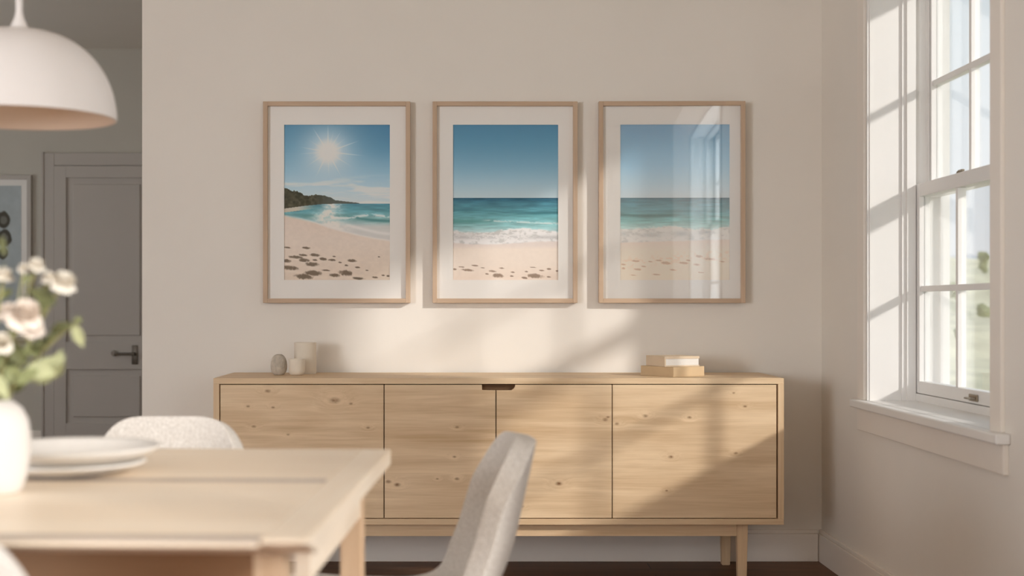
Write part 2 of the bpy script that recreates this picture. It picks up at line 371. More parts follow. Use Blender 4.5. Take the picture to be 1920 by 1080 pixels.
def print_sun(u, v):
    A = 535/787.
    su, sv = .415, .178
    sky = rampc(v, [(0, (66, 122, 152)), (.15, (84, 140, 167)), (.32, (128, 168, 186)), (.42, (165, 190, 198)), (.51, (196, 204, 202))])
    sky = mixc(sky, (52, 112, 146), .45*sm(.25, .95, u)*(1-sm(0, .32, v)))
    cl = vnoise(u+v*.3, v*1.0, 3, 34, 5, 4); sky = mixc(sky, (226, 222, 214), .75*sm(.47, .70, cl)*sm(.31, .40, v))
    r = np.hypot((u-su)*A, v-sv); th = np.arctan2((v-sv), (u-su)*A)
    rays = np.zeros_like(r)
    for k, (a, L, w) in enumerate([(-90, .17, 1), (-122, .17, 1), (-58, .15, .7), (-148, .14, .5), (-20, .20, 1), (-38, .14, .5), (6, .22, .9), (32, .17, .7), (62, .17, 1), (88, .15, .6), (116, .17, .9), (146, .15, .8), (176, .18, .5), (-170, .17, .8), (160, .13, .4), (75, .12, .3), (-75, .13, .5)]):
        d = np.abs((th-math.radians(a)+PI) % (2*PI)-PI)*r
        rays = np.maximum(rays, w*np.exp(-(d/(.0042*(1.3-np.clip(r/L, 0, 1.25))))**2)*(1-sm(.35*L, L*1.25, r)))
    sky = mixc(sky, (240, 230, 216), .85*rays)
    sky = mixc(sky, (238, 230, 218), .75*np.exp(-(r/.105)**2)); sky = mixc(sky, (252, 242, 228), .97*(1-sm(.035, .100, r))); sky = mixc(sky, (205, 212, 212), .42*np.exp(-(r/.22)**2))
    c = sky; hz = .508
    # sea
    sea = rampc(v, [(hz, (66, 126, 140)), (.56, (84, 146, 152)), (.60, (120, 168, 166)), (.66, (165, 178, 174)), (.76, (188, 182, 172))])
    n = vnoise(u, v, 9, 90, 11, 4); sea = sea*(.80+.36*n[..., None])
    wv = np.exp(-((v-(.570+.045*u+.006*np.sin(u*9)))/.011)**2)*sm(.05, .2, u); sea = mixc(sea, (62, 118, 116), .75*wv*(.5+.5*sm(.5, .8, u)+.2))
    n2 = vnoise(u, v, 26, 70, 13, 4)
    fo = np.exp(-((v-(.600-.006+.006*np.sin(u*14)-.010*sm(.6, .9, u)))/.008)**2)*sm(.42, .62, n2+.12); sea = mixc(sea, (238, 234, 226), .8*fo*sm(.28, .5, u))
    sea = mixc(sea, (196, 190, 182), .75*sm(.625, .66, v))
    fo2 = np.exp(-((v-(.635+.065*sm(.45, 1.0, u)))/.010)**2)*sm(.5, .7, u+.1*n2); sea = mixc(sea, (236, 230, 222), .75*fo2)
    gl = np.exp(-((u-.43-.03*np.sin(v*40))/(.075+.35*np.clip(v-hz, 0, .2)))**2)
    sea = mixc(sea, (248, 238, 224), np.clip(gl*(.55+.6*sm(.35, .6, n2)), 0, 1)*.9)
    c = np.where((v > hz)[..., None], sea, c)
    # headland
    ridge = np.interp(u, [0, .05, .10, .14, .20, .24, .30, .38, .44, .48, .56, .64, .70, .72], [.405, .415, .428, .436, .455, .457, .452, .456, .468, .485, .492, .498, .503, .512])
    ridge = ridge+(vnoise(u, v*0, 60, 2, 3, 3)-.5)*.022*(1-sm(.15, .55, u))
    base = np.interp(u, [0, .2, .35, .5, .72], [.540, .522, .512, .508, .508])
    land = ((v > ridge) & (v < base)).astype(float)
    lc = vnoise(u, v, 40, 60, 21, 3); lcol = rampc(lc, [(.2, (46, 44, 28)), (.8, (84, 80, 58))]); lcol = lcol*(1-.0)+np.array((0, 0, 0)); lcol = mixc(lcol, (82, 88, 82), .75*sm(.2, .5, u))
    c = c*(1-land[..., None])+lcol*land[..., None]
    c = mixc(c, (205, 178, 152), .8*((v >= base) & (v < base+.025)).astype(float)*(1-sm(.1, .34, u)))
    # beach
    shore = np.interp(u, [0, .15, .3, .42, .54, .7, .85, 1], [.592, .615, .643, .672, .695, .722, .742, .757])
    wet = sm(-.022, .0, v-shore)
    sand = rampc(v, [(.55, (206, 186, 168)), (.75, (214, 196, 178)), (1, (206, 186, 164))])*(.95+.10*vnoise(u, v, 30, 60, 31, 4)[..., None])
    c = mixc(c, (240, 234, 226), .9*np.exp(-((v-shore+.010)/.007)**2)*sm(.05, .3, u))
    c = c*(1-wet[..., None])+sand*wet[..., None]
    spots = [(x-143, y-145, a, bb) for (x, y, a, bb) in [(205, 813, 38, 8), (160, 832, 24, 9), (245, 828, 27, 10), (300, 803, 30, 8), (340, 823, 19, 8), (285, 849, 34, 11), (175, 868, 42, 12), (290, 893, 44, 14), (243, 911, 45, 15), (385, 828, 20, 6), (485, 831, 22, 8), (398, 905, 30, 10), (452, 893, 37, 15), (515, 920, 32, 7), (300, 828, 13, 5), (357, 880, 24, 5), (513, 865, 13, 5), (458, 855, 11, 5), (255, 767, 22, 6), (160, 765, 22, 5), (240, 803, 22, 6), (600, 915, 14, 5), (395, 810, 10, 4), (640, 905, 9, 4), (620, 812, 6, 3), (560, 880, 8, 3), (665, 908, 8, 5), (425, 840, 9, 4)]]
    return prints(c, u, v, spots, (84, 68, 50))
def print_waves(u, v):
    W, H = 531., 785.
    c = rampc(v, [(0, (66, 122, 150)), (.12, (78, 134, 160)), (.27, (110, 156, 176)), (.38, (146, 178, 190)), (.47, (180, 198, 202))])
    hz = .472
    sea = rampc(v, [(hz, (34, 88, 110)), (.50, (60, 122, 138)), (.545, (74, 138, 148)), (.60, (96, 160, 162)), (.66, (132, 178, 176)), (.70, (180, 196, 192))])
    n = vnoise(u, v, 8, 110, 41, 4); sea = sea*(.78+.38*n[..., None])
    w1 = np.exp(-((v-(.560-.008*np.sin(u*5+.6)))/.010)**2)*sm(.35, .85, u); sea = mixc(sea, (44, 100, 106), .8*w1)
    w1 = np.exp(-((v-.548)/.007)**2)*(1-sm(.1, .38, u)); sea = mixc(sea, (50, 108, 118), .7*w1)
    w2 = np.exp(-((v-.622)/.014)**2)*(1-sm(.15, .5, u)); sea = mixc(sea, (70, 132, 126), .75*w2)
    n2 = vnoise(u, v, 24, 80, 43, 4)
    f0 = np.exp(-((v-.606-.030*u)/.006)**2)*sm(.40, .62, n2+.10)*sm(.25, .4, u); sea = mixc(sea, (222, 222, 216), .75*f0)
    c = np.where((v > hz)[..., None], sea, c)
    ft = .672+.014*np.sin(u*7)+.02*(n2-.5)
    foam = sm(0, .014, v-ft)
    sh = vnoise(u, v, 22, 60, 47, 4); fc = rampc(sh, [(.32, (176, 172, 166)), (.55, (236, 230, 224))])
    c = c*(1-foam[..., None])+fc*foam[..., None]
    sc = np.exp(-((v-.722)/.014)**2)*sm(.5, .62, sh+.32*np.exp(-((u-.88)/.12)**2)+.12*np.exp(-((u-.1)/.1)**2)); c = mixc(c, (150, 146, 142), .7*sc)
    sb = .752+.010*np.sin(u*5)+.006*(n2-.5)
    sand = rampc(v, [(.74, (196, 182, 172)), (.775, (206, 190, 178)), (.80, (224, 206, 188)), (.90, (222, 204, 186)), (1, (214, 192, 172))])*(.97+.06*vnoise(u, v, 30, 60, 51, 4)[..., None])
    a = sm(0, .012, v-sb); c = c*(1-a[..., None])+sand*a[..., None]
    spots = [(x-188, y-146, rx, ry) for (x, y, rx, ry) in [(265, 878, 31, 7), (388, 883, 20, 6), (415, 905, 27, 12), (600, 907, 42, 12), (548, 917, 16, 6), (302, 855, 18, 4), (435, 868, 15, 4), (488, 888, 12, 4), (635, 880, 16, 4), (668, 872, 14, 5), (710, 882, 10, 4), (360, 897, 10, 4), (340, 866, 12, 3), (485, 908, 10, 4), (555, 885, 10, 4), (590, 864, 18, 2.5), (235, 862, 16, 3), (200, 873, 10, 5), (670, 912, 12, 4)]]
    return prints(c, u, v, spots, (112, 90, 72), W, H)
def print_shore(u, v):
    W, H = 550., 787.
    c = rampc(v, [(0, (70, 126, 158)), (.12, (86, 142, 170)), (.27, (120, 164, 186)), (.38, (156, 184, 198)), (.47, (186, 200, 206))])
    hz = .472
    sea = rampc(v, [(hz, (36, 92, 108)), (.51, (56, 118, 130)), (.57, (76, 136, 142)), (.62, (100, 158, 156)), (.66, (150, 182, 178))])
    n = vnoise(u, v, 8, 110, 61, 4); sea = sea*(.76+.40*n[..., None])
    w1 = np.exp(-((v-(.580+.012*u)-.004*np.sin(u*9))/.011)**2)*(1-sm(.42, .58, u)); sea = mixc(sea, (44, 92, 92), .85*w1)
    w1 = np.exp(-((v-.556)/.008)**2)*sm(.3, .6, u)*(1-sm(.8, 1, u)); sea = mixc(sea, (44, 98, 108), .6*w1)
    n2 = vnoise(u, v, 24, 80, 63, 4)
    c = np.where((v > hz)[..., None], sea, c)
    ft = .655+.010*np.sin(u*9+1)+.03*(n2-.5)
    foam = sm(0, .014, v-ft); sh = vnoise(u, v, 20, 52, 67, 4); fc = rampc(sh, [(.32, (168, 166, 162)), (.56, (234, 230, 224))])
    c = c*(1-foam[..., None])+fc*foam[..., None]
    for (a0, b0, s0, s1) in ((.29, .708, .10, .016), (.56, .700, .09, .020), (.78, .690, .06, .012), (.04, .70, .05, .014)):
        sc = np.exp(-((u-a0)/s0)**2-((v-b0)/s1)**2)*sm(.38, .6, sh+.08); c = mixc(c, (130, 134, 134), .75*sc)
    sb = .752-.022*u+.008*(n2-.5)
    sand = rampc(v, [(.73, (200, 186, 176)), (.775, (216, 200, 186)), (.82, (226, 210, 192)), (1, (222, 204, 184))])*(.97+.06*vnoise(u, v, 30, 60, 71, 4)[..., None])
    a = sm(0, .012, v-sb); c = c*(1-a[..., None])+sand*a[..., None]
    tex = vnoise(u, v, 34, 70, 73, 3); band = np.exp(-((v-.885+.05*u)/.035)**2); c = mixc(c, (176, 148, 124), .55*band*sm(.54, .68, tex))
    spots = [(x-170, y-147, rx, ry) for (x, y, rx, ry) in [(250, 835, 19, 6), (365, 832, 19, 5), (400, 845, 30, 8), (435, 880, 18, 5), (260, 877, 20, 6), (565, 812, 18, 7), (553, 853, 18, 7), (490, 845, 26, 6), (355, 903, 22, 4), (240, 906, 20, 3), (190, 852, 14, 5), (190, 872, 10, 6), (325, 838, 14, 4), (510, 832, 12, 5), (290, 862, 14, 4), (575, 893, 16, 3), (620, 825, 30, 7), (680, 838, 18, 4)]]
    return prints(c, u, v, spots, (140, 112, 88), W, H)
def s2l(c): c = np.clip(c/255., 0, 1); return np.where(c <= .04045, c/12.92, ((c+.055)/1.055)**2.4)
def print_mesh(name, w, h, fn, gain, parent, y, nx=260, ny=380):
    us = np.linspace(0, 1, nx); vs = np.linspace(0, 1, ny); u, v = np.meshgrid(us, vs)
    col = s2l(fn(u, v))*np.array(gain); lum = np.maximum(col@np.array((.3, .6, .1)), 1e-4)
    col = col*.86+lum[..., None]*.14
    knee = np.where(lum < .5, lum, .5+.42*(1-np.exp(-(lum-.5)/.42))); col = np.clip(col*(knee/lum)[..., None], 0, .92)
    co = np.stack([(u-.5)*w, np.full_like(u, y), (.5-v)*h], -1).reshape(-1, 3)
    idx = np.arange(nx*ny).reshape(ny, nx)
    f = np.stack([idx[:-1, :-1], idx[1:, :-1], idx[1:, 1:], idx[:-1, 1:]], -1).reshape(-1, 4)
    me = bpy.data.meshes.new(name); me.from_pydata(co.tolist(), [], f.tolist())
    ca = me.color_attributes.new('ink', 'FLOAT_COLOR', 'POINT')
    ca.data.foreach_set('color', np.concatenate([col.reshape(-1, 3), np.ones((nx*ny, 1))], 1).astype(np.float32).ravel())
    me.materials.append(M_ink); o = bpy.data.objects.new(name, me); COL.objects.link(o); o.parent = parent; return o
M_ink, n_, b_ = newmat('printed_ink'); va = nod(n_, 'ShaderNodeVertexColor'); va.layer_name = 'ink'
n_.links.new(va.outputs[0], b_.inputs['Base Color']); b_.inputs['Roughness'].default_value = .7; b_.inputs['Specular IOR Level'].default_value = .15
M_frame_z = wood('frame_wood_z', (208, 182, 156), (180, 152, 126), 'z', seed=3, contrast=.7)
M_frame_x = wood('frame_wood_x', (208, 182, 156), (180, 152, 126), 'x', seed=3, contrast=.7)
M_mat = plain('mat_board', (238, 234, 228), .9, .005, 10, spec=.1)
M_glA = glassmat('picture_glass_matte', .004, k=.15); M_glB = glassmat('picture_glass_glossy', .10)
def picture(x0, x1, y0, y1, ix0, ix1, iy0, iy1, fn, gain, label, glass, rz=0, plab=None):
    D = WY-.034; a = P(x0, y0, D); c = P(x1, y1, D); w, h = (c.x-a.x)/2, (a.z-c.z)/2
    t = empty('framed_print', ((a.x+c.x)/2, WY-.003 if not rz else WY-.010, (a.z+c.z)/2), rz)
    tag(t, label, 'picture')
    fw = .0175; d = .031
    fr = []
    for s in (-1, 1):
        b = B(); xa, xb = sorted((s*w, s*(w-fw))); box(b, xa, xb, -d, 0, -h, h, .0012); obj('frame_side', b, M_frame_z, t)
    for s in (-1, 1):
        b = B(); za, zb = sorted((s*h, s*(h-fw))); box(b, -w+fw, w-fw, -d, 0, za, zb, .0012); obj('frame_rail', b, M_frame_x, t)
    D2 = WY-.014; i0 = P(ix0, iy0, D2); i1 = P(ix1, iy1, D2); cx = (i0.x+i1.x)/2-t.location.x; cz = (i0.z+i1.z)/2-t.location.z; pw, ph = (i1.x-i0.x), (i0.z-i1.z)
    b = B(); X = [-w+fw, cx-pw/2, cx+pw/2, w-fw]; Z = [-h+fw, cz-ph/2, cz+ph/2, h-fw]
    box(b, X[0], X[1], -.014, -.011, Z[0], Z[3]); box(b, X[2], X[3], -.014, -.011, Z[0], Z[3]); box(b, X[1], X[2], -.014, -.011, Z[0], Z[1]); box(b, X[1], X[2], -.014, -.011, Z[2], Z[3])
    obj('mat_board', b, M_mat, t)
    b = B(); box(b, -w+fw, w-fw, -.006, -.002, -h+fw, h-fw); obj('backing_board', b, M_mat, t)
    p = print_mesh('print', pw+.006, ph+.006, fn, gain, t, -.0095); p.location = (cx, 0, cz); p['label'] = plab
    b = B(); box(b, -w+fw+.0005, w-fw-.0005, -.0008, .0008, -h+fw, h-fw); g = obj('glass', b, glass, t, loc=(0, -.0212, 0)); g.rotation_euler.z = math.radians(-1.45) if rz else 0
    return t
G = (1.5, 1.55, 1.62)
picture(493, 769, 190, 568, 533, 731, 234, 525, print_sun, G, 'wood framed print of a sunburst over a beach with footprints', M_glA, plab='printed photo of sun, headland and dented sand')
picture(811, 1083, 190, 568, 849.5, 1046.5, 234, 525, print_waves, G, 'wood framed print of plain blue sky, breaking waves and sand, hanging in the middle', M_glA, plab='printed photo of sea under a clear sky')
picture(1123, 1397, 190, 568, 1163, 1367, 234, 525, print_shore, (2.0, 2.0, 2.0), 'wood framed seashore print with the window reflected in its glass', M_glB, rz=math.radians(-.8), plab='printed photo of surf and dry sand')

# ------------------------------------------------------------------ sideboard
OAK_L, OAK_D = (240, 214, 178), (198, 165, 126)
DF = 5.0; sc = FPX/DF
cx0, cx1 = P(400, 0, DF).x, P(1470, 0, DF).x; zt, zb = P(0, 709, DF).z, P(0, 984, DF).z
SBX = (cx0+cx1)/2; SB = empty('sideboard', (SBX, (DF+WY-.02)/2, 0))
tag(SB, 'long light oak sideboard with four flat doors under the framed prints', 'sideboard')
yf = DF-SB.location.y; yb = -yf; hw = (cx1-cx0)/2; T = 11/sc
def kn(px, py, r): return (P(px, 0, DF).x-SBX, P(0, py, DF).z, r)
knots = [kn(502, 733, .0075), kn(627, 751, .0135), kn(465, 762, .005), kn(512, 764, .005), kn(476, 800, .006), kn(658, 757, .005), kn(690, 802, .005), kn(728, 903, .008), kn(745, 909, .008), kn(857, 801, .005), kn(852, 857, .005), kn(820, 898, .004), kn(857, 898, .006), kn(1135, 787, .007), kn(1048, 907, .009), kn(1140, 782, .005), kn(1210, 780, .007), kn(1258, 857, .007), kn(1157, 795, .006), kn(1293, 783, .006), kn(1397, 762, .005), kn(1376, 737, .004), kn(1250, 920, .004), kn(1380, 850, .006), kn(540, 815, .004), kn(980, 950, .005)]
M_oakdoor = wood('oak_door', OAK_L, OAK_D, 'x', knots, seed=2.3, contrast=.85)
M_oak_x = wood('oak_along', OAK_L, OAK_D, 'x', seed=5, contrast=.7); M_oak_z = wood('oak_upright', OAK_L, OAK_D, 'z', seed=6, contrast=.7)
M_oak_y = wood('oak_depth', OAK_L, OAK_D, 'y', seed=6, contrast=.7)
M_recess = plain('oak_recess', (96, 70, 46), .8)
b = B(); box(b, -hw, hw, yf, yb, zt-T, zt, .0012); obj('top_panel', b, M_oak_x, SB)
b = B(); box(b, -hw, hw, yf, yb, zb, zb+T, .0012); obj('bottom_panel', b, M_oak_x, SB)
for s in (-1, 1):
    b = B(); xa, xb = sorted((s*hw, s*(hw-T))); box(b, xa, xb, yf, yb, zb+T, zt-T, .0008); obj('side_panel', b, M_oak_z, SB)
b = B(); box(b, -hw+T, hw-T, yb-.012, yb-.002, zb+T, zt-T); box(b, -hw+T, hw-T, yf+.03, yf+.036, zb+T, zt-T); obj('back_panel', b, M_recess, SB)
dz0, dz1 = zb+T+.003, zt-T-.003
seams = [411, 720, 930, 1148, 1458]; X = [P(s, 0, DF).x-SBX for s in seams]
nx0, nx1, nz = P(903.5, 0, DF).x-SBX, P(966, 0, DF).x-SBX, P(0, 732, DF).z
for k in range(4):
    a, c = X[k]+.0017, X[k+1]-.0017
    if k == 0: a = X[0]+.004
    if k == 3: c = X[4]-.004
    b = B()
    def poly(pts):
        f0 = [b.verts.new((x, yf+.002, z)) for x, z in pts]; f1 = [b.verts.new((x, yf+.022, z)) for x, z in pts]
        b.faces.new(f0); b.faces.new(list(reversed(f1)))
        for i in range(len(pts)):
            j = (i+1) % len(pts); b.faces.new((f0[i], f1[i], f1[j], f0[j]))
    if k == 1: poly([(a, dz0), (c, dz0), (c, nz), (nx0, nz), (nx0, dz1), (a, dz1)])
    elif k == 2:
        arc = [(nx1-.020+.020*math.sin(t), nz+.016-.016*math.cos(t)) for t in [i/8*PI/2 for i in range(9)]]
        poly([(a, dz0), (c, dz0), (c, dz1), (nx1, dz1)]+list(reversed(arc))+[(a, nz)])
    else: poly([(a, dz0), (c, dz0), (c, dz1), (a, dz1)])
    bmesh.ops.bevel(b, geom=[e for e in b.edges], offset=.0007, segments=1, affect='EDGES')
    obj('door', b, M_oakdoor, SB)
b = B(); box(b, nx0-.01, nx1+.01, yf+.0225, yf+.028, nz-.01, dz1); o = obj('finger_pull', b, M_recess, SB); o['label'] = 'dark cut-out finger pull'
lx = P(1396, 0, DF).x-SBX; lw = .020; lyf = yf+.035; lyb = yb-.035
for s in (-1, 1):
    for y in (lyf+lw, lyb-lw):
        b = B(); vs = box(b, s*lx-lw, s*lx+lw, y-lw, y+lw, 0, zb)
        for v in vs:
            if v.co.z < .01: v.co.x = s*lx+(v.co.x-s*lx)*.8; v.co.y = y+(v.co.y-y)*.8
        bmesh.ops.bevel(b, geom=list(b.edges), offset=.002, segments=2, affect='EDGES'); obj('leg', b, M_oak_z, SB)
rz0 = P(0, 1009, DF).z
for y in (lyf+.008, lyb-.030):
    b = B(); box(b, -lx+lw, lx-lw, y, y+.022, rz0, zb, .001); obj('base_rail', b, M_oak_x, SB)
for s in (-1, 1):
    b = B(); box(b, s*lx-.011, s*lx+.011, lyf+2*lw, lyb-2*lw, rz0, zb, .001); obj('base_rail', b, M_oak_y, SB)

# ------------------------------------------------------------------ things on the sideboard
ZT = zt
M_cer = plain('stone_ceramic', (192, 182, 168), .85, .16, 60, .3, 240, spec=.2)
M_cer2 = plain('cream_ceramic', (228, 217, 200), .8, .02, 30, .15, 200, spec=.2)
def on_top(px, D): return (P(px, 0, D).x, D, ZT)
b = B(); R = .0305; H = .079; prof = [(0, 0), (.018, 0), (.024, .006)]+[(R*math.sin(t)*(1.0 if t > 1.2 else .98), H*.47-H*.53*math.cos(t) if 0 else .0375-.0415*math.cos(t)) for t in [.75+i*.12 for i in range(19)] if t < 2.8]
prof = [(0, 0), (.017, 0)]+[(R*(math.sin(PI*(.16+.80*i/20))**.85), .079*(.5-.5*math.cos(PI*(.05+.95*i/20)))) for i in range(1, 20)]+[(.006, .0788), (0, .077)]
lathe(b, prof, 144, ripple=lambda a, z: .030*math.cos(a*30)*(1 if .01 < z < .070 else 0))
o = autosmooth(obj('vase', b, M_cer, loc=on_top(523, 5.24)), 60); tag(o, 'small egg-shaped ribbed stone vase at the left of the ceramic trio', 'vase')
def pot(name, px, D, r, h, foot, label, rib, m):
    b = B(); rr = r
    prof = [(0, 0), (foot, 0), (r*.90, h*.10), (r, h*.30), (r, h*.97), (r*.985, h), (r*.92, h), (r*.90, h*.96), (r*.90, h*.2), (0, h*.12)]
    if rib: prof = [(0, 0), (r*.96, 0), (r, .004), (r, h*.985), (r*.985, h), (r*.92, h), (r*.90, h*.97), (r*.9, .01), (0, .01)]
    lathe(b, prof, 120, ripple=(lambda a, z: .008*math.cos(a*30) if .003 < z < h*.98 else 0) if rib else None)
    o = autosmooth(obj(name, b, m, loc=on_top(px, D)), 50); tag(o, label, 'vase' if rib else 'cup')
pot('cup', 556.5, 5.215, .0310, .0625, .020, 'small plain cream cup between the egg vase and tall cylinder', False, M_cer2)
pot('vase', 572.5, 5.32, .0425, .122, .03, 'tall cream cylinder vase standing behind the small cup', True, M_cer2)
M_cover = plain('kraft_cover', (218, 198, 172), .75, .03, 20, spec=.2); M_cover2 = plain('tan_cover', (208, 182, 146), .75, .03, 20, spec=.2)
M_pages, n_, b_ = newmat('book_pages'); wv = nod(n_, 'ShaderNodeTexWave'); wv.bands_direction = 'Z'; wv.inputs['Scale'].default_value = 260; wv.inputs['Distortion'].default_value = 1
n_.links.new(coords(n_), wv.inputs[0]); rr = nod(n_, 'ShaderNodeValToRGB'); rr.color_ramp.elements[0].color = lin(214, 208, 198)+(1,); rr.color_ramp.elements[1].color = lin(244, 241, 236)+(1,)
n_.links.new(wv.outputs[0], rr.inputs[0]); n_.links.new(rr.outputs[0], b_.inputs['Base Color']); b_.inputs['Roughness'].default_value = .9
def book(pxc, D, z, w, d, h, rz, cover, label, wrap):
    c = P(pxc, 0, D); t = empty('book', (c.x, c.y, z), rz); tag(t, label, 'book', 'books stacked on the sideboard')
    th = .005 if not wrap else .0025
    # near corner sits at the local origin: spine/left face runs along +y, page face along +x
    b = B(); box(b, 0, w, 0, d, 0, th, .0006); box(b, 0, w, 0, d, h-(.0095 if not wrap else th), h, .0008)
    if wrap: box(b, -.0015, .004, 0, d, 0, h, .001); box(b, 0, w, -.0012, .003, 0.0004, h-.0004, .0006)
    else: box(b, -.0015, .004, 0, d, 0, h, .001)
    obj('cover', b, cover, t)
    b = B(); box(b, .0045, w-.003, .0035 if wrap else .0015, d-.003, th+.0002, h-(.0098 if not wrap else th+.0002)); obj('pages', b, M_pages, t)
book(1263, 5.075, ZT, .156, .178, .0365, math.radians(35), M_cover2, 'tan closed box-like book at the bottom of the stack on the sideboard', True)
book(1247, 5.10, ZT+.0367, .145, .150, .0385, math.radians(20), M_cover, 'pale book with white pages lying on top of the tan book', False)

# ------------------------------------------------------------------ dining table
M_tbl_x = wood('table_oak_along', (246, 232, 212), (224, 200, 172), 'x', seed=9, contrast=.6, rough=.42)
M_tbl_y = wood('table_oak_end', (246, 232, 212), (228, 206, 180), 'y', seed=4, contrast=.6, rough=.42)
M_tbl_z = wood('table_oak_leg', (216, 188, 156), (184, 150, 118), 'z', seed=8, contrast=.7)
M_apron = wood('apron_wood_shaded', (176, 138, 104), (146, 108, 76), 'x', seed=8, contrast=.7)  # browner than the table oak: shade under the top put into the colour
TR = math.radians(-2.2); TZ = .75
TB = empty('dining_table', (-.143, 2.50, 0), TR)       # origin under the far right corner; top spans x -1.9..0, y -1.0..0
tag(TB, 'light oak rectangular dining table in the left foreground', 'table')
TW, TD, TT = 1.9, .975, .028
eb = .055                                              # end board
slots = [-.44]
b = B()
box(b, -TW, -eb, -.430, 0, TZ-TT, TZ, .001); box(b, -TW, -eb, -TD+.034, -.470, TZ-.008, TZ, .001); box(b, -TW, -eb, -TD, -TD+.034, TZ-.008, TZ-.003)
# under-bevelled near edge
v = [(-TD+.004, TZ-.0082), (-.47, TZ-.0082), (-.47, TZ-TT), (-TD+.075, TZ-TT)]
A = [b.verts.new((-TW, y, z)) for y, z in v]; C_ = [b.verts.new((-eb, y, z)) for y, z in v]
b.faces.new(A); b.faces.new(list(reversed(C_)))
for i in range(4): b.faces.new((A[i], A[(i+1) % 4], C_[(i+1) % 4], C_[i]))
obj('tabletop', b, M_tbl_x, TB)
b = B(); v = [(-TD, TZ), (0, TZ), (0, TZ-TT), (-TD+.075, TZ-TT), (-TD, TZ-.004)]
A = [b.verts.new((-eb+.0006, y, z)) for y, z in v]; C_ = [b.verts.new((0, y, z)) for y, z in v]
b.faces.new(A); b.faces.new(list(reversed(C_)))
for i in range(5): b.faces.new((A[i], A[(i+1) % 5], C_[(i+1) % 5], C_[i]))
bmesh.ops.bevel(b, geom=list(b.edges), offset=.0015, segments=2, affect='EDGES'); obj('end_board', b, M_tbl_y, TB)
M_shade_strip = wood('grey_shade_strip', (190, 176, 163), (168, 152, 138), 'x', seed=12, contrast=.6, rough=.5)  # grey tone of the strips stands for bands of shade on the top
b = B(); box(b, -TW, -eb-.0005, -.4695, -.4305, TZ-TT, TZ-.0002); o = obj('shade_strip', b, M_shade_strip, TB); o['label'] = 'grey strip of painted shade across the tabletop'
b = B(); box(b, -TW, -eb-.0005, -TD, -TD+.0335, TZ-.0029, TZ-.0002); o = obj('shade_strip', b, M_shade_strip, TB); o['label'] = 'grey strip of painted shade along the near edge'
L = .048
for (x, y) in ((-.03-L, -.07-L), (-.03-L, -TD+.09), (-TW+.03, -.07-L), (-TW+.03, -TD+.09)):
    b = B(); box(b, x, x+L*.8, y, y+L, 0, TZ-TT-.0045, .003); obj('leg', b, M_tbl_z, TB)
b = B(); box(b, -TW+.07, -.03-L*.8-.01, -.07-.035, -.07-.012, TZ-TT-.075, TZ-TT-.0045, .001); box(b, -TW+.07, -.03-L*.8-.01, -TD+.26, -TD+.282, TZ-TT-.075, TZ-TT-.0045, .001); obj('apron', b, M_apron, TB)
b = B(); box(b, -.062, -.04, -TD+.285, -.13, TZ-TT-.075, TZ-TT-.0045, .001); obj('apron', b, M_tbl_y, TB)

# ------------------------------------------------------------------ chairs
M_fab = fabric('oat_boucle', (196, 188, 179), (224, 218, 210)); M_chleg = wood('chair_oak', (214, 180, 142), (184, 146, 108), 'z', seed=1)
def make_chair():
    t = empty('dining_chair')
    prof = catmull([(0, .235, .405), (0, .20, .430), (0, .06, .420), (0, -.09, .422), (0, -.170, .462), (0, -.214, .55), (0, -.240, .66), (0, -.262, .766)], 34)
    NU, NV = 30, 44; n = NV+1
    def at(s):
        k = min(max(s, 0), .9999)*(len(prof)-1); i = int(k); return prof[i].lerp(prof[i+1], k-i)
    b = B(); grid = []
    for i in range(n):
        v = i/NV; row = []
        for j in range(NU+1):
            u = -1+2*j/NU; au = abs(u)
            s = v*(1-.15*au**5)+(1-v)**3*.12*au**3          # rounded top and front corners
            p = at(s); tg = (at(s+.02)-at(s-.02)).normalized(); nrm = Vector((0, tg.z*-1, tg.y)) if s < .5 else Vector((0, tg.z, -tg.y))
            if s < .5 and nrm.z < 0: nrm = -nrm
            if s >= .5 and nrm.y < 0: nrm = -nrm
            w = .19+.025*math.sin(min(1, s/.5)*PI) if s < .5 else .195-.018*sm_(.5, .95, s)
            wing = .046*sm_(.36, .66, s)*(1-.40*sm_(.75, 1, s))+.010
            row.append(b.verts.new(p+Vector((u*w*(1-.05*au*au), 0, 0))+nrm*wing*au**2.2))
        grid.append(row)
    for i in range(n-1):
        for j in range(NU): b.faces.new((grid[i][j], grid[i][j+1], grid[i+1][j+1], grid[i+1][j]))
    sh = obj('upholstered_shell', b, M_fab, t, smooth=True)
    so = sh.modifiers.new('th', 'SOLIDIFY'); so.thickness = .042; so.offset = 0; so.use_rim = True
    bv = sh.modifiers.new('bv', 'BEVEL'); bv.width = .018; bv.segments = 4; bv.limit_method = 'ANGLE'; bv.angle_limit = math.radians(50)
    subsurf(sh, 1)
    for (x, y) in ((.15, .15), (-.15, .15), (.14, -.10), (-.14, -.10)):
        b = B(); tube(b, [(x, y, .395), (x*1.28, y*1.35-(0 if y > 0 else .03), 0)], [.017, .010], 14); autosmooth(obj('leg', b, M_chleg, t))
    b = B(); box(b, -.15, .15, -.09, .15, .375, .402, .006); obj('seat_frame', b, M_chleg, t)
    return t
def sm_(a, b, x): t = min(1, max(0, (x-a)/(b-a))); return t*t*(3-2*t)
def copy_tree(o, parent=None):
    c = o.copy(); COL.objects.link(c)
    if parent: c.parent = parent
    for ch in list(o.children): copy_tree(ch, c)
    return c
ch = make_chair(); ch.location = (-.655, 2.765, 0); ch.rotation_euler = (0, 0, PI)
tag(ch, 'oat upholstered dining chair facing the camera beyond the far edge of the table', 'chair', 'upholstered dining chairs around the table')
c2 = copy_tree(ch); c2.location = (-.153, 2.69, 0); c2.rotation_euler = (0, 0, math.radians(95)); c2.scale = (1, 1, .985)
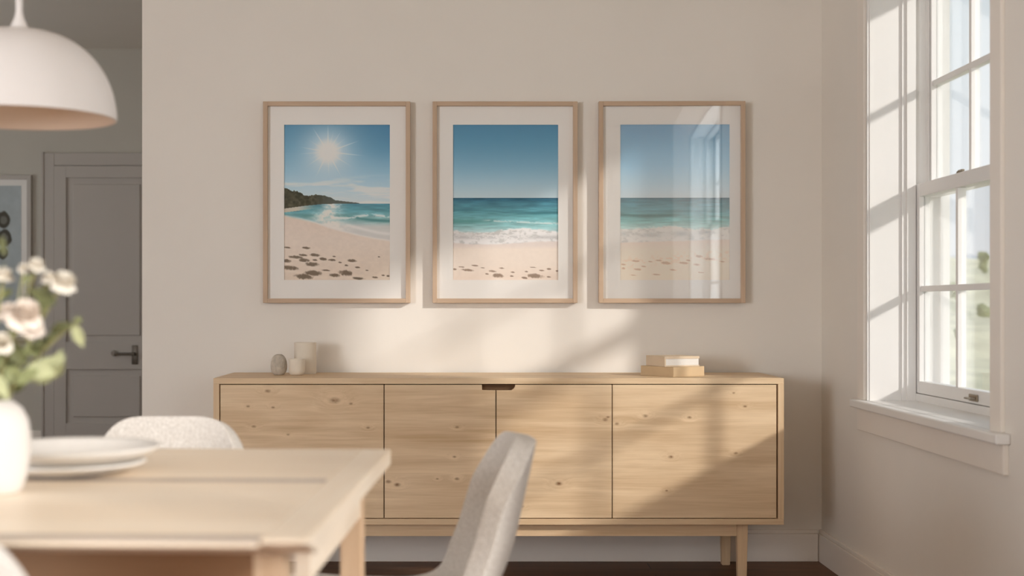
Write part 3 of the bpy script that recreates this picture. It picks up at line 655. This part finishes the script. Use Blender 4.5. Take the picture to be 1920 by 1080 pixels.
tag(c2, 'upholstered dining chair with tall slanted back seen from the side, right of the table', 'chair', 'upholstered dining chairs around the table')
c3 = copy_tree(ch); c3.location = (-.64, 1.73, 0); c3.rotation_euler = (0, 0, 0)
tag(c3, 'blurred grey chair back in the bottom left corner, nearest the camera', 'chair', 'upholstered dining chairs around the table')

# ------------------------------------------------------------------ tableware
M_stone = plain('white_stoneware', (226, 221, 214), .35, .015, 40, spec=.5)
def plate(name, px, py, D, z, r, h, label, cat):
    c = P(px, py, D); b = B()
    prof = [(0, 0), (r*.50, 0), (r*.52, .004), (r*.74, h*.35), (r*.93, h*.80), (r, h), (r*1.0, h+.003), (r*.985, h+.004), (r*.92, h*.86+.003), (r*.72, h*.40+.004), (r*.5, .0085), (0, .008)]
    lathe(b, prof, 72); o = autosmooth(obj(name, b, M_stone, loc=(c.x, D, z)), 60); tag(o, label, cat)
plate('plate', 128, 0, 2.13, TZ+.0005, .118, .018, 'wide white stoneware plate lying on the table beneath another dish', 'plate')
plate('shallow_bowl', 133, 0, 2.13, TZ+.0105, .136, .031, 'wide shallow white dish stacked on top of the plate beside the flower vase', 'dish')
M_vase = plain('matte_white_vase', (216, 209, 202), .6, .01, 20, spec=.3)
VD = 1.915; vc = P(-14, 0, VD)
b = B(); vh = .130
prof = [(0, 0), (.036, 0), (.040, .004), (.046, .022), (.0505, .05), (.0515, .078), (.048, .102), (.040, .118), (.029, .127), (.024, .130), (.021, .128), (.024, .12), (.04, .10), (.044, .06), (.03, .02), (0, .015)]
lathe(b, prof, 64); o = autosmooth(obj('vase', b, M_vase, loc=(vc.x, VD, TZ)), 60); tag(o, 'rounded matte white vase on the table holding the flowers', 'vase')
# flowers
def leafmat(name, a, c):
    m = plain(name, a, .6, .12, 40, spec=.3); b_ = m.node_tree.nodes['Principled BSDF']; b_.inputs['Subsurface Weight'].default_value = .0; return m
M_leafd = leafmat('dark_leaf', (96, 98, 62), 0); M_leafl = leafmat('pale_leaf', (176, 178, 136), 0); M_leafm = leafmat('mid_leaf', (132, 136, 92), 0)
M_petal = plain('cream_petal', (230, 222, 208), .7, .05, 60, spec=.2); M_petal2 = plain('blush_petal', (230, 217, 204), .7, .05, 60, spec=.2); M_stem = plain('green_stem', (150, 146, 100), .6, .05, 30)
def leaf(bm, base, d, up, ln, w, curl=.25):
    d = d.normalized(); s = d.cross(up).normalized(); nn = s.cross(d)
    N = 8; rows = []
    for i in range(N+1):
        t = i/N; ww = w*math.sin(PI*min(1, t**.8*.98+.01)); c = base+d*ln*t-nn*curl*ln*t*t
        rows.append([bm.verts.new(c+s*ww*k+nn*abs(k)*ww*.3) for k in (-1, -.5, 0, .5, 1)])
    for a, c in zip(rows, rows[1:]):
        for k in range(4): bm.faces.new((a[k], a[k+1], c[k+1], c[k]))
def bloom(bm, c, r, rnd, axis):
    # layers of cupped ruffled petals around an axis
    q = Vector((0, 0, 1)).rotation_difference(axis)
    for (layer, cnt, tilt, ln, w) in ((0, 4, 12, .62, .42), (1, 6, 32, .8, .5), (2, 8, 55, .95, .55), (3, 9, 82, 1.0, .55)):
        for k in range(cnt):
            a = 2*PI*k/cnt+layer*.5+rnd.uniform(-.2, .2); tl = math.radians(tilt+rnd.uniform(-10, 10)); rows = []
            for i in range(6):
                t = i/5; bend = tl*(1.25-.45*t) if layer < 3 else tl*(.7+.45*t)
                p = Vector((math.cos(a)*math.sin(bend), math.sin(a)*math.sin(bend), math.cos(bend)))*r*ln*t
                sd = Vector((-math.sin(a), math.cos(a), 0)); ww = r*w*math.sin(PI*(.12+.74*t))
                rows.append([bm.verts.new(c+q@(p+sd*ww*kk+Vector((math.cos(a), math.sin(a), 0))*(-kk*kk*.25*ww)+Vector((0, 0, 1))*rnd.uniform(-.05, .05)*r)) for kk in (-1, -.5, 0, .5, 1)])
            for A, C in zip(rows, rows[1:]):
                for kk in range(4): bm.faces.new((A[kk], A[kk+1], C[kk+1], C[kk]))
mouth = Vector((vc.x, VD, TZ+vh))
def flower(px, py, D, rpx, label, leaves=(), mat=None, seed=1, buds=(), foot=(0, 0)):
    rnd = random.Random(seed); c = P(px, py, D); r = rpx*D/FPX
    t = empty('flower_stem', mouth+Vector((foot[0], foot[1], -.06))); O = Vector(t.location)
    tag(t, label, 'flower', 'cut flowers in the white vase')
    start = Vector((foot[0], foot[1], 0)); m1 = mouth-O+Vector((foot[0]*1.5, foot[1]*1.5, 0))
    pts = catmull([start-start, m1*.98, (m1*.55+(c-O)*.45)+Vector((0, 0, .012)), (c-O)], 16)
    b = B(); tube(b, pts, .0022, 8); autosmooth(obj('stem', b, M_stem, t))
    ax = ((c-O)-pts[-3]).normalized()+Vector((.1, -.45, .2)); ax.normalize()
    if rpx:
        b = B(); bloom(b, c-O, r, rnd, ax); o = obj('bloom', b, mat or M_petal, t, smooth=True); subsurf(o, 1)
        b = B(); lathe(b, [(0, -.006), (.004, -.004), (.006, 0), (.004, .003), (0, .004)], 12, tuple(c-O)); autosmooth(obj('bloom_base', b, M_leafm, t))
    for (bx, by, bd, br) in buds:
        cc = P(bx, by, bd)-O; b = B(); bloom(b, cc, br*bd/FPX, rnd, Vector((.2, -.5, .8)).normalized()); o = obj('bloom', b, mat or M_petal, t, smooth=True); subsurf(o, 1)
        b = B(); tube(b, [pts[10], (pts[10]+cc)/2+Vector((0, 0, .006)), cc], .0016, 6); autosmooth(obj('stem', b, M_stem, t))
    for (ax0, ay0, bx, by, dd, wpx, m) in leaves:
        p0 = P(ax0, ay0, dd)-O; p1 = P(bx, by, dd)-O; b = B(); dv = p1-p0
        leaf(b, p0, dv+Vector((0, rnd.uniform(-.012, .012), 0)), Vector((rnd.uniform(-.2, .2), -1, .35)), dv.length, wpx*dd/FPX, .12)
        nearest = min(pts, key=lambda q: (q-p0).length); tube(b, [nearest, (nearest+p0)/2+Vector((0, 0, .003)), p0+dv*.15], .0011, 6)
        o = obj('leaf', b, {'d': M_leafd, 'l': M_leafl, 'm': M_leafm}[m], t, smooth=True); subsurf(o, 1)
flower(118, 533, 1.90, 27, 'white bloom at the upper right of the bouquet, level with its dark leaf', [(105, 570, 55, 540, 1.90, 15, 'd'), (70, 560, 100, 530, 1.91, 10, 'd'), (72, 590, 92, 556, 1.90, 9, 'm')], seed=2, buds=((93, 523, 1.90, 15),), foot=(.010, 0))
flower(68, 501, 1.93, 19, 'small white bloom at the very top of the bouquet', [(40, 530, 62, 515, 1.93, 8, 'm')], seed=3, buds=((45, 505, 1.93, 12),), foot=(.004, .004))
flower(46, 596, 1.87, 38, 'largest creamy bloom, low in the middle of the bouquet', [(20, 640, 45, 690, 1.88, 14, 'd'), (5, 640, -10, 700, 1.88, 14, 'm')], mat=M_petal2, seed=4, buds=((62, 622, 1.87, 22), (18, 590, 1.88, 24)), foot=(.004, -.008))
flower(6, 520, 1.95, 22, 'bloom at the left edge of the photo near the top of the bouquet', [(-5, 560, 22, 540, 1.95, 10, 'm'), (10, 480, 0, 440, 1.95, 8, 'd')], seed=5, foot=(-.006, .004))
flower(2, 645, 1.86, 24, 'bloom low at the left edge of the bouquet just above the vase', [(10, 690, 40, 720, 1.87, 16, 'm'), (-10, 700, 20, 750, 1.87, 12, 'l')], seed=6, foot=(-.008, -.008))
flower(146, 600, 1.89, 7, 'small bud sprig reaching furthest right above a drooping pale leaf', [(138, 606, 153, 655, 1.89, 11, 'l'), (95, 622, 138, 605, 1.89, 11, 'd'), (60, 650, 100, 640, 1.90, 11, 'd'), (70, 660, 110, 615, 1.91, 8, 'm')], mat=M_leafl, seed=7, foot=(.012, .004))
flower(98, 680, 1.90, 0, 'leafy sprig with broad pale green leaves low on the right of the bouquet', [(60, 715, 122, 668, 1.90, 24, 'l'), (100, 710, 118, 655, 1.91, 17, 'l'), (50, 690, 108, 700, 1.88, 17, 'l'), (40, 660, 90, 650, 1.90, 14, 'm'), (30, 720, 70, 690, 1.87, 14, 'm')], seed=8, foot=(.010, -.006))
flower(20, 740, 1.90, 0, 'tangle of olive leaves just above the mouth of the vase', [(5, 735, 30, 660, 1.90, 16, 'd'), (15, 740, -20, 670, 1.92, 16, 'm'), (25, 735, 60, 700, 1.92, 12, 'm'), (8, 720, 15, 610, 1.95, 14, 'm'), (20, 700, 60, 640, 1.94, 13, 'd'), (0, 700, -30, 640, 1.90, 16, 'd')], seed=9, foot=(0, .010))

# ------------------------------------------------------------------ pendant lamp
M_lamp = plain('matte_white_enamel', (222, 215, 210), .55, .006, 20, spec=.35); M_lampin = plain('lamp_inside_bounce', (226, 204, 184), .7, .01, 20, spec=.2)  # lining is the same white, with warm table bounce put into its colour
LD = 2.6; lc = P(36, 222, LD); LR = 178*LD/FPX; LH = 166*LD/FPX
LA = empty('pendant_lamp', lc); tag(LA, 'large matte white dome pendant lamp hanging over the table', 'lamp')
out = [(LR*math.cos(t)**.82 if t < PI/2-.001 else 0, LH*math.sin(t)**1.0) for t in [i/22*PI/2 for i in range(23)]]
inn = [(max(0, r-.004*(1 if r > .01 else 0)), max(0, z-.004)) for r, z in out]
b = B(); lathe(b, out, 96); lathe(b, [(LR-.004, 0), (LR, 0)], 96); autosmooth(obj('lamp_shade', b, M_lamp, LA), 60)
b = B(); lathe(b, [(r-.002 if r > .01 else 0, z-.004 if z > .004 else 0.0) for r, z in out], 96); o = autosmooth(obj('shade_lining', b, M_lampin, LA), 60); o['label'] = 'inside of the shade, table bounce tinted into its white'
b = B(); lathe(b, [(0, LH-.004), (.020, LH-.003), (.016, LH+.006), (.009, LH+.022), (.0065, LH+.034), (.0062, CZ-lc.z-.024), (0, CZ-lc.z-.024)], 32); autosmooth(obj('stem', b, M_lamp, LA))
b = B(); lathe(b, [(0, CZ-lc.z-.0245), (.05, CZ-lc.z-.0245), (.055, CZ-lc.z-.018), (.055, CZ-lc.z-.0005), (0, CZ-lc.z-.0005)], 40); autosmooth(obj('ceiling_rose', b, M_lamp, LA))
b = B(); lathe(b, [(0, .052), (.012, .055), (.022, .068), (.025, .082), (.020, .098), (.013, .112), (.013, .135), (0, .135)], 28); autosmooth(obj('bulb', b, M_lamp, LA), 60)

# ------------------------------------------------------------------ framed print in the hall
def hall_print(u, v):
    c = np.ones(u.shape+(3,))*np.array((178, 188, 190.)); n = vnoise(u, v, 12, 20, 5, 4); c = c*(.96+.08*n[..., None])
    for (x, y, rx, ry) in ((.70, .235, .11, .060), (.72, .36, .12, .060), (.30, .28, .13, .07), (.35, .45, .10, .05), (.69, .47, .08, .04)):
        d = ((u-x)/rx)**2+((v-y)/ry)**2+(n-.5)*.6; c = mixc(c, (70, 64, 52), .85*(1-sm(.8, 1.1, d))); c = mixc(c, (150, 150, 140), .6*(1-sm(.1, .3, d)))
    return c
a = P(-92, 328, HALL-.03); c = P(58, 640, HALL-.03); w, h = (c.x-a.x)/2, (a.z-c.z)/2
t = empty('framed_print', ((a.x+c.x)/2, HALL-.002, (a.z+c.z)/2)); tag(t, 'pale framed print with dark round shapes on the hall wall left of the door', 'picture')
fw = .03
for s in (-1, 1):
    b = B(); xa, xb = sorted((s*w, s*(w-fw))); box(b, xa, xb, -.03, 0, -h, h, .002); obj('frame_side', b, M_halldoor, t)
    b = B(); za, zb_ = sorted((s*h, s*(h-fw))); box(b, -w+fw, w-fw, -.03, 0, za, zb_, .002); obj('frame_rail', b, M_halldoor, t)
b = B(); box(b, -w+fw, w-fw, -.008, -.004, -h+fw, h-fw); obj('mat_board', b, M_mat, t)
print_mesh('print', 2*(w-fw)-.09, 2*(h-fw)-.09, hall_print, (1, 1, 1), t, -.0095, 80, 160)

# ------------------------------------------------------------------ outdoors: lawn, terraced slope, shrubs, far mountain
M_grass = plain('dry_meadow', (222, 218, 190), .95, .22, 1.1, spec=.05); M_lawn = plain('lawn', (205, 205, 178), .95, .15, .8, spec=.05)
M_mtn = plain('hazy_mountain', (196, 202, 208), 1, .06, .02, spec=0); M_bush = plain('sage_shrub', (158, 164, 124), .95, .25, 3, spec=.05)
b = B(); box(b, WO, 60, -15, 14, -.35, -.30); tag(obj('lawn', b, M_lawn), kind='structure')
b = B(); nxs, nys = 60, 46; gr = []
for i in range(nxs+1):
    row = []
    for j in range(nys+1):
        x = -5+i*75/nxs; y = 14+j*1.6; s = j*1.6/72
        z = -.30+ (1.1*(j*1.6/50)**1.1*2.9) ; st = .8; z = math.floor(z/st+.0)*st*.55+z*.45
        z += .25*math.sin(x*.21+y*.1)+.15*math.sin(x*.53-y*.3)-.35
        row.append(b.verts.new((x, y, max(z, -.6) if j else -.6)))
    gr.append(row)
for i in range(nxs):
    for j in range(nys): b.faces.new((gr[i][j], gr[i+1][j], gr[i+1][j+1], gr[i][j+1]))
tag(obj('hillside', b, M_grass), kind='structure')
b = B(); rnd = random.Random(4); rows = []
for i in range(81):
    x = -150+i*12; hgt = .5*(30+16*math.sin(i*.19+1.2)+7*math.sin(i*.55)+3*math.sin(i*1.7)); rows.append([b.verts.new((x, 420+60*k, (hgt*(1-abs(k-1.0)) if k else -3) if k < 2 else -3)) for k in (0, 1, 2)])
for A, C in zip(rows, rows[1:]):
    for k in range(2): b.faces.new((A[k], A[k+1], C[k+1], C[k]))
o = obj('mountain', b, M_mtn, smooth=True); tag(o, kind='structure')
def shrub(px, py, D, rpx, label, hh=1.0):
    c = P(px, py, D); r = rpx*D/FPX; rnd = random.Random(int(px*7+py)); b = B()
    for k in range(14):
        a = rnd.uniform(0, 2*PI); q = c+Vector((math.cos(a)*r*.55, math.sin(a)*r*.55, rnd.uniform(0, r*1.2*hh)))
        bmesh.ops.create_icosphere(b, subdivisions=3, radius=r*rnd.uniform(.35, .55), matrix=Matrix.Translation(q))
    for v in b.verts: v.co += Vector((rnd.uniform(-1, 1), rnd.uniform(-1, 1), rnd.uniform(-1, 1)))*r*.07
    for v in b.verts: v.co -= c
    tag(obj('shrub', b, M_bush, loc=c), label, 'shrub', 'shrubs on the slope outside')
shrub(1846, 512, 38, 12, 'tall narrow shrub high on the slope seen through the right panes', 2.6)
shrub(1792, 555, 26, 16, 'low rounded shrub on the slope below the horizontal muntin')
shrub(1848, 590, 24, 16, 'bushy shrub seen through the lower right pane')
shrub(1798, 632, 20, 11, 'small dark shrub low on the slope seen through the lower left pane')
